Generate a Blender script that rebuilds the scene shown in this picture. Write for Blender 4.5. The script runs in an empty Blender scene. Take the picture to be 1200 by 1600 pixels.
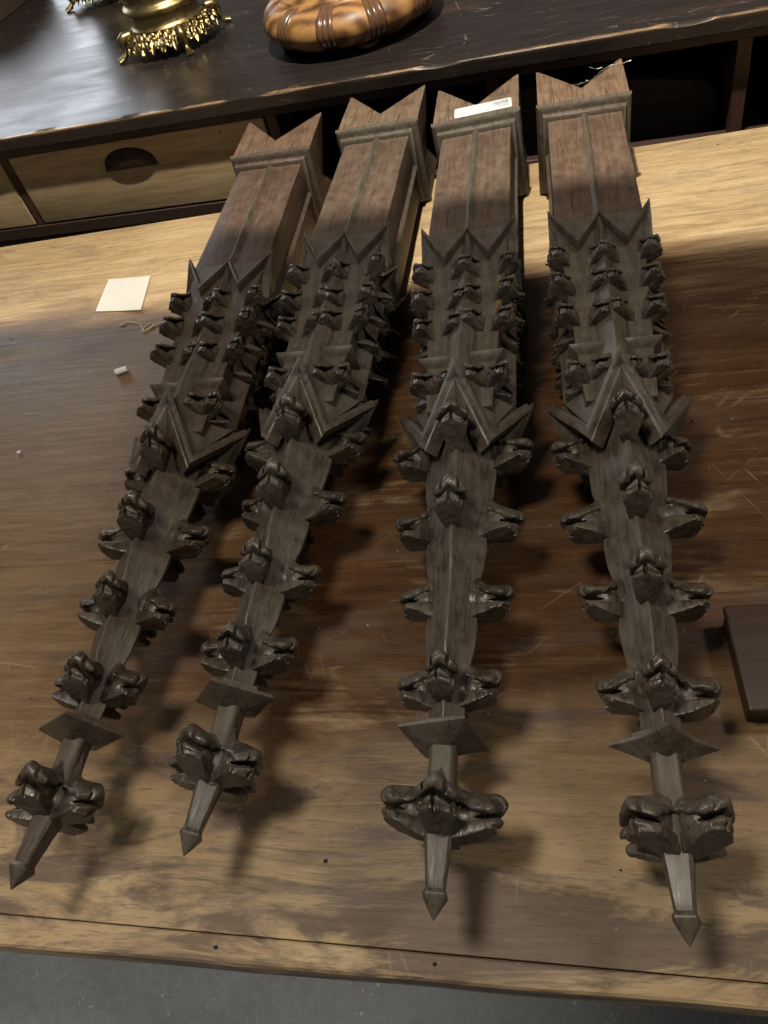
import bpy, bmesh, math, random
import numpy as np
from mathutils import Matrix, Vector, noise as mnoise

random.seed(7)
S = bpy.context.scene
COL = S.collection
R = math.radians

# ------------------------------------------------------------------ camera
cam_d = bpy.data.cameras.new('camera'); cam = bpy.data.objects.new('camera', cam_d); COL.objects.link(cam)
cam_d.sensor_fit = 'VERTICAL'; cam_d.sensor_height = 36.0; cam_d.sensor_width = 27.0; cam_d.lens = 27.0
cam_d.clip_start = 0.01; cam_d.clip_end = 60
CX = Vector((0.97219, 0.10284, -0.21041)); CY = Vector((0.05704, 0.76738, 0.63865)); CZ = Vector((0.22714, -0.63289, 0.74017))
m = Matrix.Identity(4)
for i in range(3):
    m[i][0] = CX[i]; m[i][1] = CY[i]; m[i][2] = CZ[i]
m[0][3], m[1][3], m[2][3] = 0, 0, 0.72
cam.matrix_world = m
S.camera = cam

# ------------------------------------------------------------------ world, lamps, exposure
W = bpy.data.worlds.new('World'); S.world = W; W.use_nodes = True
bg = W.node_tree.nodes['Background']; bg.inputs[0].default_value = (1.0, 0.93, 0.84, 1); bg.inputs[1].default_value = 0.09

def lamp(name, kind, loc, target, energy, color, **kw):
    d = bpy.data.lights.new(name, kind); d.energy = energy; d.color = color
    for k, v in kw.items(): setattr(d, k, v)
    o = bpy.data.objects.new(name, d); COL.objects.link(o); o.location = loc
    o.rotation_euler = (Vector(target) - Vector(loc)).to_track_quat('-Z', 'Y').to_euler()
    return o
# lamp over the back of the table: its spot cone is shaped to end along a straight line
lamp('lamp_over_counter', 'SPOT', (-0.15, 1.09, 2.2), (-0.13, 4.0, 2.07)  , 310, (1.0, 0.91, 0.76), spot_size=R(174), spot_blend=0.010, shadow_soft_size=0.034)
# ceiling lamp to the left, above the near edge
lamp('ceiling_lamp_near', 'SPOT', (-0.55, 0.22, 2.1), (-0.35, 0.12, 0), 98, (1.0, 0.9, 0.76), spot_size=R(75), spot_blend=0.9, shadow_soft_size=0.20)
# ceiling lamp to the right
lamp('ceiling_lamp_right', 'SPOT', (1.6, 1.1, 2.4), (-0.5, 0.5, 0), 70, (1.0, 0.9, 0.76), spot_size=R(80), spot_blend=0.9, shadow_soft_size=0.18)
# added fill spot in front of the table, put in to brighten the floor
lamp('floor_fill', 'SPOT', (-1.1, -0.8, 2.0), (-0.75, 0.1, -0.75), 80, (1.0, 0.95, 0.88), spot_size=R(34), spot_blend=0.9, shadow_soft_size=0.1)
# cool daylight from a shop window at the back left
lamp('window_light', 'AREA', (-3.6, 4.9, 1.35), (-0.9, 1.2, 0.1), 48, (0.86, 0.92, 1.0), shape='RECTANGLE', size=2.6, size_y=1.2)

S.view_settings.view_transform = 'Standard'; S.view_settings.look = 'None'
S.view_settings.exposure = 0.2; S.view_settings.gamma = 1.0; S.view_settings.use_curve_mapping = False
S.render.engine = 'CYCLES'
S.cycles.use_denoising = True
S.cycles.max_bounces = 3; S.cycles.caustics_reflective = False; S.cycles.caustics_refractive = False
S.cycles.use_adaptive_sampling = True; S.cycles.adaptive_threshold = 0.04

# ================================================================== helpers
def link(name, mesh, mat=None, parent=None, loc=None, rot=None, mw=None):
    o = bpy.data.objects.new(name, mesh); COL.objects.link(o)
    if mat is not None and not mesh.materials: mesh.materials.append(mat)
    if parent is not None: o.parent = parent
    if mw is not None: o.matrix_local = mw
    if loc is not None: o.location = loc
    if rot is not None: o.rotation_euler = rot
    return o
def tag(o, label=None, cat=None, group=None, kind=None):
    if label: o['label'] = label
    if cat: o['category'] = cat
    if group: o['group'] = group
    if kind: o['kind'] = kind
    return o
def empty(name, loc, rot=(0, 0, 0)):
    o = bpy.data.objects.new(name, None); COL.objects.link(o); o.location = loc; o.rotation_euler = rot
    o.empty_display_size = 0.05
    return o
def to_mesh(name, bm, bevel=0.0, seg=1, ang=35, smooth=40, uvs=False):
    bmesh.ops.recalc_face_normals(bm, faces=bm.faces[:])
    if bevel:
        es = [e for e in bm.edges if len(e.link_faces) == 2 and e.calc_face_angle(0) > R(ang)]
        if es: bmesh.ops.bevel(bm, geom=es, offset=bevel, segments=seg, affect='EDGES', clamp_overlap=True, profile=0.6)
    me = bpy.data.meshes.new(name); bm.to_mesh(me); bm.free()
    if smooth:
        me.polygons.foreach_set('use_smooth', [True]*len(me.polygons)); me.set_sharp_from_angle(angle=R(smooth))
    return me
def add_poly_prism(bm, rings, cap=True):
    """loft closed rings of equal length"""
    vs = [[bm.verts.new(p) for p in r] for r in rings]
    n = len(rings[0])
    for a, b in zip(vs, vs[1:]):
        for i in range(n):
            bm.faces.new((a[i], a[(i+1) % n], b[(i+1) % n], b[i]))
    if cap:
        bm.faces.new(vs[0]); bm.faces.new(list(reversed(vs[-1])))
    return vs
def add_box(bm, x0, x1, y0, y1, z0, z1):
    add_poly_prism(bm, [[(x0, y0, z), (x1, y0, z), (x1, y1, z), (x0, y1, z)] for z in (z0, z1)])
def add_tube(bm, pts, rads, n=10, cap=True):
    pts = [Vector(p) for p in pts]
    rings = []; up = Vector((0.13, 0.27, 0.95))
    for i, p in enumerate(pts):
        d = (pts[min(i+1, len(pts)-1)] - pts[max(i-1, 0)]).normalized()
        u = d.cross(up)
        if u.length < 1e-3: u = d.cross(Vector((1, 0, 0)))
        u.normalize(); v = d.cross(u); r = rads[i] if hasattr(rads, '__len__') else rads
        rings.append([p + (u*math.cos(2*math.pi*k/n) + v*math.sin(2*math.pi*k/n))*r for k in range(n)])
    add_poly_prism(bm, rings, cap)
def lathe(bm, prof, n=96, fn=None, z0=0.0):
    rings = []
    for r, z in prof:
        ring = []
        for k in range(n):
            a = 2*math.pi*k/n
            rr, zz = (r, z) if fn is None else fn(r, z, a)
            ring.append((rr*math.cos(a), rr*math.sin(a), z0+zz))
        rings.append(ring)
    add_poly_prism(bm, rings, True)
def interp(x, tab):
    for (a, fa), (b, fb) in zip(tab, tab[1:]):
        if (a - x)*(b - x) <= 0 and a != b:
            t = (x-a)/(b-a); t = t*t*(3-2*t)*0.5 + t*0.5
            return fa + (fb-fa)*t
    return tab[0][1] if abs(x-tab[0][0]) < abs(x-tab[-1][0]) else tab[-1][1]

# ================================================================== materials
class NT:
    def __init__(s, name):
        s.m = bpy.data.materials.new(name); s.m.use_nodes = True; s.t = s.m.node_tree; s.n = s.t.nodes; s.l = s.t.links
        s.b = s.n['Principled BSDF']
    def node(s, typ, **kw):
        nd = s.n.new(typ)
        for k, v in kw.items():
            if k.startswith('i_'):
                nd.inputs[k[2:].replace('_', ' ')].default_value = v
            else: setattr(nd, k, v)
        return nd
    def link(s, a, b): s.l.new(a, b)
    def coords(s, scale=(1, 1, 1), rot=(0, 0, 0), rnd=False, loc=(0, 0, 0)):
        tc = s.node('ShaderNodeTexCoord'); mp = s.node('ShaderNodeMapping')
        mp.inputs['Scale'].default_value = scale; mp.inputs['Rotation'].default_value = rot; mp.inputs['Location'].default_value = loc
        v = tc.outputs['Object']
        if rnd:
            oi = s.node('ShaderNodeObjectInfo'); ad = s.node('ShaderNodeVectorMath', operation='MULTIPLY_ADD')
            s.link(oi.outputs['Random'], ad.inputs[0]); ad.inputs[1].default_value = (31.0, 57.0, 43.0); s.link(v, ad.inputs[2]); v = ad.outputs[0]
        s.link(v, mp.inputs['Vector'])
        return mp.outputs['Vector']
    def rcoords(s, scale, ang, loc=(0, 0, 0)):
        tc = s.node('ShaderNodeTexCoord'); a = s.node('ShaderNodeMapping'); b = s.node('ShaderNodeMapping')
        a.inputs['Rotation'].default_value = (0, 0, ang); a.inputs['Location'].default_value = loc; b.inputs['Scale'].default_value = scale
        s.link(tc.outputs['Object'], a.inputs['Vector']); s.link(a.outputs[0], b.inputs['Vector']); return b.outputs[0]
    def scratches(s, specs):
        out = None
        for k, (ang, sc, w) in enumerate(specs):
            nn = s.noise(s.rcoords((0.07, 1, 1), ang, (k*3.3, k*1.7, 0)), sc, 0, 0.5, 0.0)
            d = s.math('ABSOLUTE', s.math('SUBTRACT', nn, 0.5 + 0.03*k))
            f = s.ramp(d, [(0.0, 1.0), (w, 0.0)])
            out = f if out is None else s.math('MAXIMUM', out, f)
        return out
    def noise(s, vec, scale=5, detail=5, rough=0.55, dist=0.0):
        n = s.node('ShaderNodeTexNoise'); n.inputs['Scale'].default_value = scale; n.inputs['Detail'].default_value = detail
        n.inputs['Roughness'].default_value = rough; n.inputs['Distortion'].default_value = dist
        s.link(vec, n.inputs['Vector']); return n.outputs['Fac']
    def ramp(s, fac, stops, mode='LINEAR'):
        r = s.node('ShaderNodeValToRGB'); r.color_ramp.interpolation = mode
        e = r.color_ramp.elements
        while len(e) < len(stops): e.new(0.5)
        for el, (p, c) in zip(e, stops):
            el.position = p; el.color = (c, c, c, 1) if not hasattr(c, '__len__') else (*c, 1)
        s.link(fac, r.inputs[0]); return r.outputs[0]
    def mix(s, fac, a, b, blend='MIX'):
        mx = s.node('ShaderNodeMix', data_type='RGBA', blend_type=blend)
        for inp, v in ((mx.inputs[0], fac), (mx.inputs[6], a), (mx.inputs[7], b)):
            if isinstance(v, bpy.types.NodeSocket): s.link(v, inp)
            elif hasattr(v, '__len__'): inp.default_value = (*v, 1)
            else: inp.default_value = v
        return mx.outputs[2]
    def math(s, op, a, b=None, c=None, clamp=False):
        n = s.node('ShaderNodeMath', operation=op, use_clamp=clamp)
        for i, v in enumerate((a, b, c)):
            if v is None: continue
            if isinstance(v, bpy.types.NodeSocket): s.link(v, n.inputs[i])
            else: n.inputs[i].default_value = v
        return n.outputs[0]
    def bump(s, h, strength=0.3, dist=0.001, normal=None):
        b = s.node('ShaderNodeBump'); b.inputs['Strength'].default_value = strength; b.inputs['Distance'].default_value = dist
        s.link(h, b.inputs['Height'])
        if normal is not None: s.link(normal, b.inputs['Normal'])
        return b.outputs[0]
    def out(s, color=None, rough=None, metal=None, normal=None, spec=None):
        for nm, v in (('Base Color', color), ('Roughness', rough), ('Metallic', metal), ('Normal', normal), ('Specular IOR Level', spec)):
            if v is None: continue
            if isinstance(v, bpy.types.NodeSocket): s.link(v, s.b.inputs[nm])
            elif hasattr(v, '__len__'): s.b.inputs[nm].default_value = (*v, 1)
            else: s.b.inputs[nm].default_value = v
        return s.m

def oak(name, dark, mid, pale, ax, rough=(0.38, 0.62), rnd=False, dust=(0.135, 0.122, 0.100), dustamt=0.5, bstr=0.55, unit=1.0, chs=75):
    n = NT(name)
    def sc(a, b): return tuple((b if i == ax else a)*unit for i in range(3))
    v = n.coords(sc(1, 0.08), rnd=rnd)
    g1 = n.noise(v, 150, 3, 0.62, 0.4); g2 = n.noise(v, 480, 1, 0.65)
    v2 = n.coords(sc(1, 0.45), rnd=rnd)
    big = n.noise(v2, 16, 3, 0.6, 0.3)
    col = n.ramp(g1, [(0.28, dark), (0.5, mid), (0.78, pale)])
    col = n.mix(n.ramp(big, [(0.3, 0.0), (0.72, 1.0)]), col, n.mix(0.5, col, pale), 'MIX')
    pores = n.ramp(g2, [(0.33, 0.0), (0.45, 1.0)])
    col = n.mix(pores, n.mix(0.65, col, (0.012, 0.009, 0.007)), col)
    # dust lying in blotches
    v3 = n.coords(sc(1, 1), rnd=rnd, loc=(3, 1, 2)); dn = n.noise(v3, 38, 4, 0.7)
    dm = n.math('MULTIPLY', n.ramp(dn, [(0.42, 0.0), (0.68, 1.0)]), dustamt)
    col = n.mix(dm, col, dust)
    ck = n.noise(n.coords(sc(1, 0.035), rnd=rnd, loc=(5, 2, 7)), 34, 1, 0.5)
    cm = n.math('MULTIPLY', n.ramp(n.math('ABSOLUTE', n.math('SUBTRACT', ck, 0.56)), [(0.0, 1.0), (0.012, 0.0)]), n.ramp(big, [(0.42, 0.0), (0.55, 0.85)]))
    col = n.mix(cm, col, (0.010, 0.007, 0.005))
    # edges rubbed pale
    geo = n.node('ShaderNodeNewGeometry')
    ed = n.math('MULTIPLY', n.ramp(geo.outputs['Pointiness'], [(0.52, 0.0), (0.60, 1.0)]), 0.35)
    col = n.mix(ed, col, n.mix(0.5, pale, dust))
    oi = n.node('ShaderNodeObjectInfo'); col = n.mix(1.0, col, oi.outputs['Color'], 'MULTIPLY')
    rg = n.ramp(n.math('ADD', n.math('MULTIPLY', big, 0.6), n.math('MULTIPLY', dn, 0.4)), [(0.3, rough[0]), (0.65, rough[1])])
    v4 = n.coords(sc(1, 0.3), rnd=rnd); ch = n.noise(v4, chs, 2, 0.6)
    nb = n.bump(n.math('ADD', n.math('MULTIPLY', g1, 0.5), ch), bstr, 0.0011)
    return n.out(col, rg, 0.0, nb, 0.45)

M = {}
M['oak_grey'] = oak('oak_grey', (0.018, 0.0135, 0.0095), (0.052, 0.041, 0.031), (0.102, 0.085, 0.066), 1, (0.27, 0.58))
M['oak_crocket'] = oak('oak_crocket', (0.013, 0.0095, 0.0065), (0.038, 0.030, 0.0225), (0.088, 0.073, 0.057), 0, (0.18, 0.54), rnd=True, bstr=0.9, unit=0.037, chs=190)
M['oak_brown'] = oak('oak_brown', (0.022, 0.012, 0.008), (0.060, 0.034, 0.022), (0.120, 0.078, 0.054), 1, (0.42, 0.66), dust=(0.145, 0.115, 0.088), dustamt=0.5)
M['oak_block'] = oak('oak_block', (0.044, 0.024, 0.014), (0.105, 0.062, 0.038), (0.185, 0.122, 0.078), 1, (0.5, 0.7), dust=(0.22, 0.175, 0.125), dustamt=0.35)

def plain(name, col, rough=0.5, metal=0.0, nscale=0, namt=0.25, bump=0.0, bdist=0.0005):
    n = NT(name)
    if nscale:
        v = n.coords(rnd=True); f = n.noise(v, nscale, 6, 0.65)
        c = n.mix(f, tuple(x*(1-namt) for x in col), tuple(min(1, x*(1+namt)) for x in col))
        r = n.ramp(f, [(0.3, max(0.03, rough-0.1)), (0.7, min(1, rough+0.12))])
        nb = n.bump(f, bump, bdist) if bump else None
        return n.out(c, r, metal, nb)
    return n.out(col, rough, metal)
M['paper'] = plain('paper', (0.80, 0.78, 0.74), 0.75, 0, 60, 0.04)
M['label_paper'] = plain('label_paper', (0.50, 0.53, 0.545), 0.5, 0, 60, 0.03)
M['ink'] = plain('ink', (0.05, 0.05, 0.06), 0.6)
M['string'] = plain('string', (0.62, 0.52, 0.38), 0.9, 0, 400, 0.3)
M['wire'] = plain('wire', (0.35, 0.33, 0.3), 0.35, 0.9)
M['hole'] = plain('hole', (0.012, 0.01, 0.008), 0.95)
M['brass'] = plain('brass', (0.36, 0.28, 0.135), 0.36, 1.0, 40, 0.18, 0.15, 0.0006)
M['pull'] = plain('pull', (0.060, 0.036, 0.026), 0.30, 0.35, 60, 0.4, 0.2)
M['dark_leather'] = plain('dark_leather', (0.06, 0.04, 0.03), 0.45, 0, 70, 0.4, 0.4, 0.001)
M['stud'] = plain('stud', (0.5, 0.42, 0.32), 0.35, 0.9, 50, 0.2)
M['crumb'] = plain('crumb', (0.75, 0.70, 0.62), 0.8)

def table_mat():
    n = NT('table_wood')
    tc = n.node('ShaderNodeTexCoord'); sx = n.node('ShaderNodeSeparateXYZ'); n.link(tc.outputs['Object'], sx.inputs[0]); y = sx.outputs[1]; x = sx.outputs[0]
    wide = n.noise(n.coords((0.45, 1, 1), loc=(2.7, 0.4, 0)), 3.2, 3, 0.6, 0.6)
    gr = n.noise(n.coords((0.07, 1, 1)), 80, 5, 0.66, 1.2)                # streaky grain
    fine = n.noise(n.coords((0.10, 1, 1)), 420, 2, 0.7)
    blot = n.noise(n.coords((0.30, 1, 1)), 8.5, 5, 0.66, 1.4)
    blot2 = n.noise(n.coords((0.24, 1, 1), loc=(7, 2, 0)), 19, 6, 0.7, 0.7)
    yy = n.math('ADD', y, n.math('MULTIPLY', n.math('SUBTRACT', wide, 0.5), 0.42))
    yy = n.math('ADD', yy, n.math('MULTIPLY', n.math('SUBTRACT', blot, 0.5), 0.30))
    yy = n.math('ADD', yy, n.math('MULTIPLY', n.math('SUBTRACT', gr, 0.5), 0.16))
    # varnish left on the middle boards, worn off along both long edges
    front = n.ramp(yy, [(0.14, 1.0), (0.38, 0.0)])
    back = n.ramp(n.math('MULTIPLY', yy, 0.5), [(0.50, 0.0), (0.585, 1.0)])
    left = n.math('MULTIPLY', n.ramp(n.math('MULTIPLY', x, -1.0), [(0.30, 0.0), (0.70, 1.0)]), 0.34)  # reflected glow on the left side, painted in as paler wood
    worn = n.math('MAXIMUM', n.math('MAXIMUM', front, back), left)  # real wear front and back, plus the painted glow
    worn = n.math('MAXIMUM', worn, n.ramp(n.math('ADD', n.math('MULTIPLY', blot, 0.7), n.math('MULTIPLY', gr, 0.3)), [(0.55, 0.0), (0.70, 0.55)]))
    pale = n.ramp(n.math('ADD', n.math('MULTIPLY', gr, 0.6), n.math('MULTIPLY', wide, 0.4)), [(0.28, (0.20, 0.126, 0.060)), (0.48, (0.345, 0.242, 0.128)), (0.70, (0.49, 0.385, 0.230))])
    varn = n.ramp(n.math('ADD', n.math('MULTIPLY', gr, 0.45), n.math('MULTIPLY', blot2, 0.55)), [(0.28, (0.030, 0.0115, 0.0045)), (0.50, (0.080, 0.036, 0.0135)), (0.72, (0.150, 0.080, 0.033))])
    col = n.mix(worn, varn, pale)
    # old purplish-grey stains soaked into the bare wood, thickest along the front joint
    jn = n.math('ABSOLUTE', n.math('SUBTRACT', y, 0.142)); near = n.ramp(jn, [(0.006, 0.14), (0.06, 0.0)])
    st = n.ramp(n.math('ADD', blot2, near), [(0.50, 0.0), (0.60, 0.80)])
    st = n.math('MULTIPLY', st, n.ramp(y, [(0.30, 1.0), (0.62, 0.35)]))
    col = n.mix(st, col, n.mix(gr, (0.036, 0.022, 0.017), (0.115, 0.082, 0.066)))
    col = n.mix(n.ramp(fine, [(0.34, 0.42), (0.44, 0.0)]), col, (0.06, 0.036, 0.022))
    scr = n.scratches(((0.16, 22, 0.008), (1.15, 16, 0.0055), (-0.75, 17, 0.0055), (1.7, 13, 0.004)))
    brk = n.noise(n.coords((0.7, 1, 1), loc=(4, 9, 0)), 24, 3, 0.65)
    sm = n.math('MULTIPLY', scr, n.ramp(brk, [(0.53, 0.0), (0.70, 0.38)]))
    col = n.mix(sm, col, (0.44, 0.35, 0.24))
    vo = n.node('ShaderNodeTexVoronoi'); vo.inputs['Scale'].default_value = 60; n.link(n.coords(), vo.inputs['Vector'])
    spk = n.math('MULTIPLY', n.ramp(vo.outputs['Distance'], [(0.0, 1.0), (0.085, 0.0)]), n.ramp(blot2, [(0.52, 0.0), (0.60, 0.85)]))
    col = n.mix(spk, col, (0.58, 0.52, 0.42))
    rg = n.ramp(n.math('ADD', n.math('MULTIPLY', worn, 0.5), n.math('MULTIPLY', blot2, 0.5)), [(0.2, 0.30), (0.7, 0.60)])
    hb = n.noise(n.coords((0.07, 1, 1)), 110, 3, 0.7, 1.2)
    return n.out(col, rg, 0.0, n.bump(hb, 0.35, 0.0012), 0.32)
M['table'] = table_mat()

def counter_top_mat():
    n = NT('black_paint')
    a = n.noise(n.coords((0.25, 1, 1)), 14, 5, 0.65, 0.6); b = n.noise(n.coords((0.06, 1, 1)), 130, 3, 0.6); c = n.noise(n.coords(), 5, 4, 0.6)
    col = n.ramp(b, [(0.3, (0.010, 0.008, 0.008)), (0.7, (0.024, 0.018, 0.017))])
    rb = n.math('MULTIPLY', n.ramp(a, [(0.5, 0.0), (0.75, 0.6)]), n.ramp(c, [(0.4, 0.0), (0.65, 1.0)]))
    col = n.mix(rb, col, (0.085, 0.045, 0.03))
    scr = n.scratches(((0.12, 13, 0.003), (0.35, 11, 0.0025), (-0.3, 12, 0.0025), (1.3, 9, 0.002)))
    sm = n.math('MULTIPLY', scr, n.ramp(n.noise(n.coords(loc=(4, 4, 0)), 16, 3), [(0.54, 0.0), (0.68, 0.35)]))
    vo = n.node('ShaderNodeTexVoronoi'); vo.inputs['Scale'].default_value = 26; n.link(n.coords(), vo.inputs['Vector'])
    spk = n.math('MULTIPLY', n.ramp(vo.outputs['Distance'], [(0.0, 1.0), (0.06, 0.0)]), n.ramp(n.noise(n.coords(loc=(1, 8, 0)), 10, 2), [(0.5, 0.0), (0.56, 1.0)]))
    col = n.mix(n.math('MAXIMUM', sm, spk), col, (0.45, 0.42, 0.37))
    # paint rubbed off along the front edge (local y = 0)
    tc = n.node('ShaderNodeTexCoord'); sx = n.node('ShaderNodeSeparateXYZ'); n.link(tc.outputs['Object'], sx.inputs[0])
    ed = n.math('ADD', sx.outputs[1], n.math('MULTIPLY', n.math('SUBTRACT', a, 0.53), 0.075))
    ee = n.ramp(ed, [(0.0, 1.0), (0.004, 0.0)])
    zz = n.ramp(sx.outputs[2], [(0.1555, 0.0), (0.1590, 1.0)]); ee = n.math('MULTIPLY', ee, zz)
    col = n.mix(ee, col, n.ramp(b, [(0.3, (0.14, 0.075, 0.035)), (0.7, (0.42, 0.29, 0.16))]))
    rg = n.ramp(n.math('ADD', n.math('MULTIPLY', a, 0.6), n.math('MULTIPLY', c, 0.4)), [(0.35, 0.24), (0.68, 0.44)])
    hb = n.noise(n.coords((0.2, 1, 1)), 30, 3, 0.6, 0.3)
    return n.out(col, rg, 0.0, n.bump(hb, 0.2, 0.0015), 0.36)
M['black_paint'] = counter_top_mat()

def wood(name, a, b, c, ax=0, rough=0.55, sc=110, spots=True):
    n = NT(name)
    k = tuple(0.07 if i == ax else 1 for i in range(3)); k2 = tuple(0.3 if i == ax else 1 for i in range(3))
    g = n.noise(n.coords(k, rnd=True), sc, 5, 0.6, 0.9); bl = n.noise(n.coords(k2, rnd=True), 9, 6, 0.6, 0.8)
    col = n.ramp(g, [(0.28, a), (0.5, b), (0.75, c)]); col = n.mix(n.ramp(bl, [(0.35, 0.0), (0.75, 0.6)]), col, a)
    if spots:
        vo = n.node('ShaderNodeTexVoronoi'); vo.inputs['Scale'].default_value = 24; n.link(n.coords((0.7, 1, 1)), vo.inputs['Vector'])
        sp = n.math('MULTIPLY', n.ramp(vo.outputs['Distance'], [(0.02, 1.0), (0.09, 0.0)]), n.ramp(n.noise(n.coords(), 8, 2), [(0.5, 0.0), (0.56, 0.8)]))
        col = n.mix(sp, col, (0.03, 0.018, 0.01))
    return n.out(col, n.ramp(bl, [(0.3, rough-0.1), (0.7, rough+0.1)]), 0, n.bump(g, 0.3, 0.0008))
M['pine'] = wood('drawer_pine', (0.31, 0.21, 0.10), (0.47, 0.34, 0.19), (0.58, 0.45, 0.28))
M['carcass'] = wood('carcass_wood', (0.02, 0.011, 0.008), (0.04, 0.02, 0.013), (0.06, 0.03, 0.02), 0, 0.6, spots=False)
M['red_leg'] = wood('red_leg', (0.045, 0.018, 0.01), (0.075, 0.032, 0.019), (0.10, 0.045, 0.028), 2, 0.6, spots=False)
M['dark_box'] = wood('dark_box', (0.020, 0.009, 0.005), (0.036, 0.017, 0.009), (0.055, 0.028, 0.015), 0, 0.5, spots=False)
M['board'] = wood('board', (0.05, 0.038, 0.026), (0.075, 0.058, 0.04), (0.10, 0.08, 0.055), 0, 0.7, spots=False)

def amber_mat():
    n = NT('amber_wood')
    d = n.noise(n.coords((1, 1, 1), rnd=True), 9, 5, 0.6, 2.0)
    wv = n.node('ShaderNodeTexWave'); wv.inputs['Scale'].default_value = 9; wv.inputs['Distortion'].default_value = 7; wv.inputs['Detail'].default_value = 4
    n.link(n.coords((1, 1, 1.5)), wv.inputs['Vector'])
    f = n.math('ADD', n.math('MULTIPLY', d, 0.6), n.math('MULTIPLY', wv.outputs['Fac'], 0.4))
    col = n.ramp(f, [(0.25, (0.070, 0.031, 0.011)), (0.45, (0.20, 0.094, 0.030)), (0.75, (0.34, 0.185, 0.068))])
    return n.out(col, 0.44, 0, n.bump(f, 0.16, 0.001), 0.45)
M['amber'] = amber_mat()
M['rib_dark'] = plain('rib_dark', (0.11, 0.055, 0.03), 0.28, 0, 30, 0.35, 0.1)

def floor_mat():
    n = NT('concrete')
    a = n.noise(n.coords(), 3, 7, 0.6, 0.3); b = n.noise(n.coords(), 60, 6, 0.7)
    col = n.ramp(n.math('ADD', n.math('MULTIPLY', a, 0.6), n.math('MULTIPLY', b, 0.4)), [(0.35, (0.22, 0.23, 0.235)), (0.65, (0.40, 0.415, 0.42))])
    for sc, th in ((38, 0.13), (85, 0.17)):
        vo = n.node('ShaderNodeTexVoronoi'); vo.inputs['Scale'].default_value = sc; n.link(n.coords(loc=(sc, 0, 0)), vo.inputs['Vector'])
        sp = n.math('MULTIPLY', n.ramp(vo.outputs['Distance'], [(th*0.5, 1.0), (th, 0.0)]), n.ramp(n.noise(n.coords(loc=(3, sc, 0)), 12, 3), [(0.5, 0.0), (0.58, 0.9)]))
        col = n.mix(sp, col, (0.72, 0.72, 0.7))
    return n.out(col, n.ramp(b, [(0.3, 0.45), (0.7, 0.7)]), 0, n.bump(b, 0.25, 0.002))
M['floor'] = floor_mat()

# ================================================================== setting: floor
bm = bmesh.new(); add_box(bm, -3.5, 2.5, -1.5, 4.5, -0.80, -0.75)
tag(link('floor', to_mesh('floor', bm), M['floor']), kind='structure')

# ================================================================== table of planks
YF, YB = 0.107, 1.468
table = empty('work_table', (-0.4, 0.79, -0.75))
tag(table, 'long worn wooden table of wide planks carrying the four carved pinnacles', 'table')
def plank(x0, x1, ylo, yhi, th=0.034, seed=0, e=1.0):
    """ylo/yhi: functions of x; edges slightly uneven; in world coords, then offset to the table's empty"""
    bm = bmesh.new(); nx = 60; rings = []
    for i in range(nx+1):
        x = x0 + (x1-x0)*i/nx
        j0 = mnoise.noise(Vector((x*9, seed, 0)))*0.0012 + mnoise.noise(Vector((x*40, seed, 3)))*0.0006; j1 = 0.0; j0 = j0 if seed == 0 else 0.0
        a, b = ylo(x)+j0, yhi(x)+j1
        rings.append([(x, a+0.003, -th), (x, a, -th+0.004), (x, a, -0.0008*e), (x, a+0.0008*e, 0), (x, b-0.0006*e, 0), (x, b, -0.0006*e), (x, b, -th)])
    add_poly_prism(bm, rings)
    for v in bm.verts: v.co -= Vector(table.location)
    return to_mesh('plank', bm, smooth=35)
seam1 = lambda x: 0.129 - 0.0145*(x+0.2)
XL, XR = -2.0, 1.1
edges = [lambda x: YF, seam1, lambda x: 0.552 - 0.011*(x+0.4), lambda x: 1.082, lambda x: YB]
for k in range(4):
    lo, hi = edges[k], edges[k+1]
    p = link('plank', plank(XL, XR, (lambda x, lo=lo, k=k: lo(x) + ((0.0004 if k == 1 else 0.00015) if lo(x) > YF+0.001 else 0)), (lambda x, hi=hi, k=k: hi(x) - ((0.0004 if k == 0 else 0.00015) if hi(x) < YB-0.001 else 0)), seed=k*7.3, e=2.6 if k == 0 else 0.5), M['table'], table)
# table material uses object coordinates with the empty's offset: shift in the mapping through a texture-space object
# (meshes are local to the empty, so material y = world y - 0.79; handled below by re-basing)
for o in table.children:
    o.data.transform(Matrix.Translation(table.location)); o.matrix_parent_inverse = Matrix.Translation(-Vector(table.location))
def leg(x, y):
    bm = bmesh.new()
    add_poly_prism(bm, [[(x+sx*w, y+sy*w, z) for sx, sy in ((-1, -1), (1, -1), (1, 1), (-1, 1))] for z, w in ((-0.75, 0.028), (-0.2, 0.04), (-0.036, 0.04))])
    o = link('leg', to_mesh('leg', bm, 0.003), M['red_leg'], table); o.matrix_parent_inverse = Matrix.Translation(-Vector(table.location))
for x in (-1.85, 0.95):
    for y in (0.24, 1.34): leg(x, y)
bm = bmesh.new()
add_box(bm, -1.8, 0.9, 0.2, 0.225, -0.14, -0.035); add_box(bm, -1.8, 0.9, 1.355, 1.38, -0.14, -0.035)
o = link('apron', to_mesh('apron', bm, 0.002), M['red_leg'], table); o.matrix_parent_inverse = Matrix.Translation(-Vector(table.location))
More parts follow.
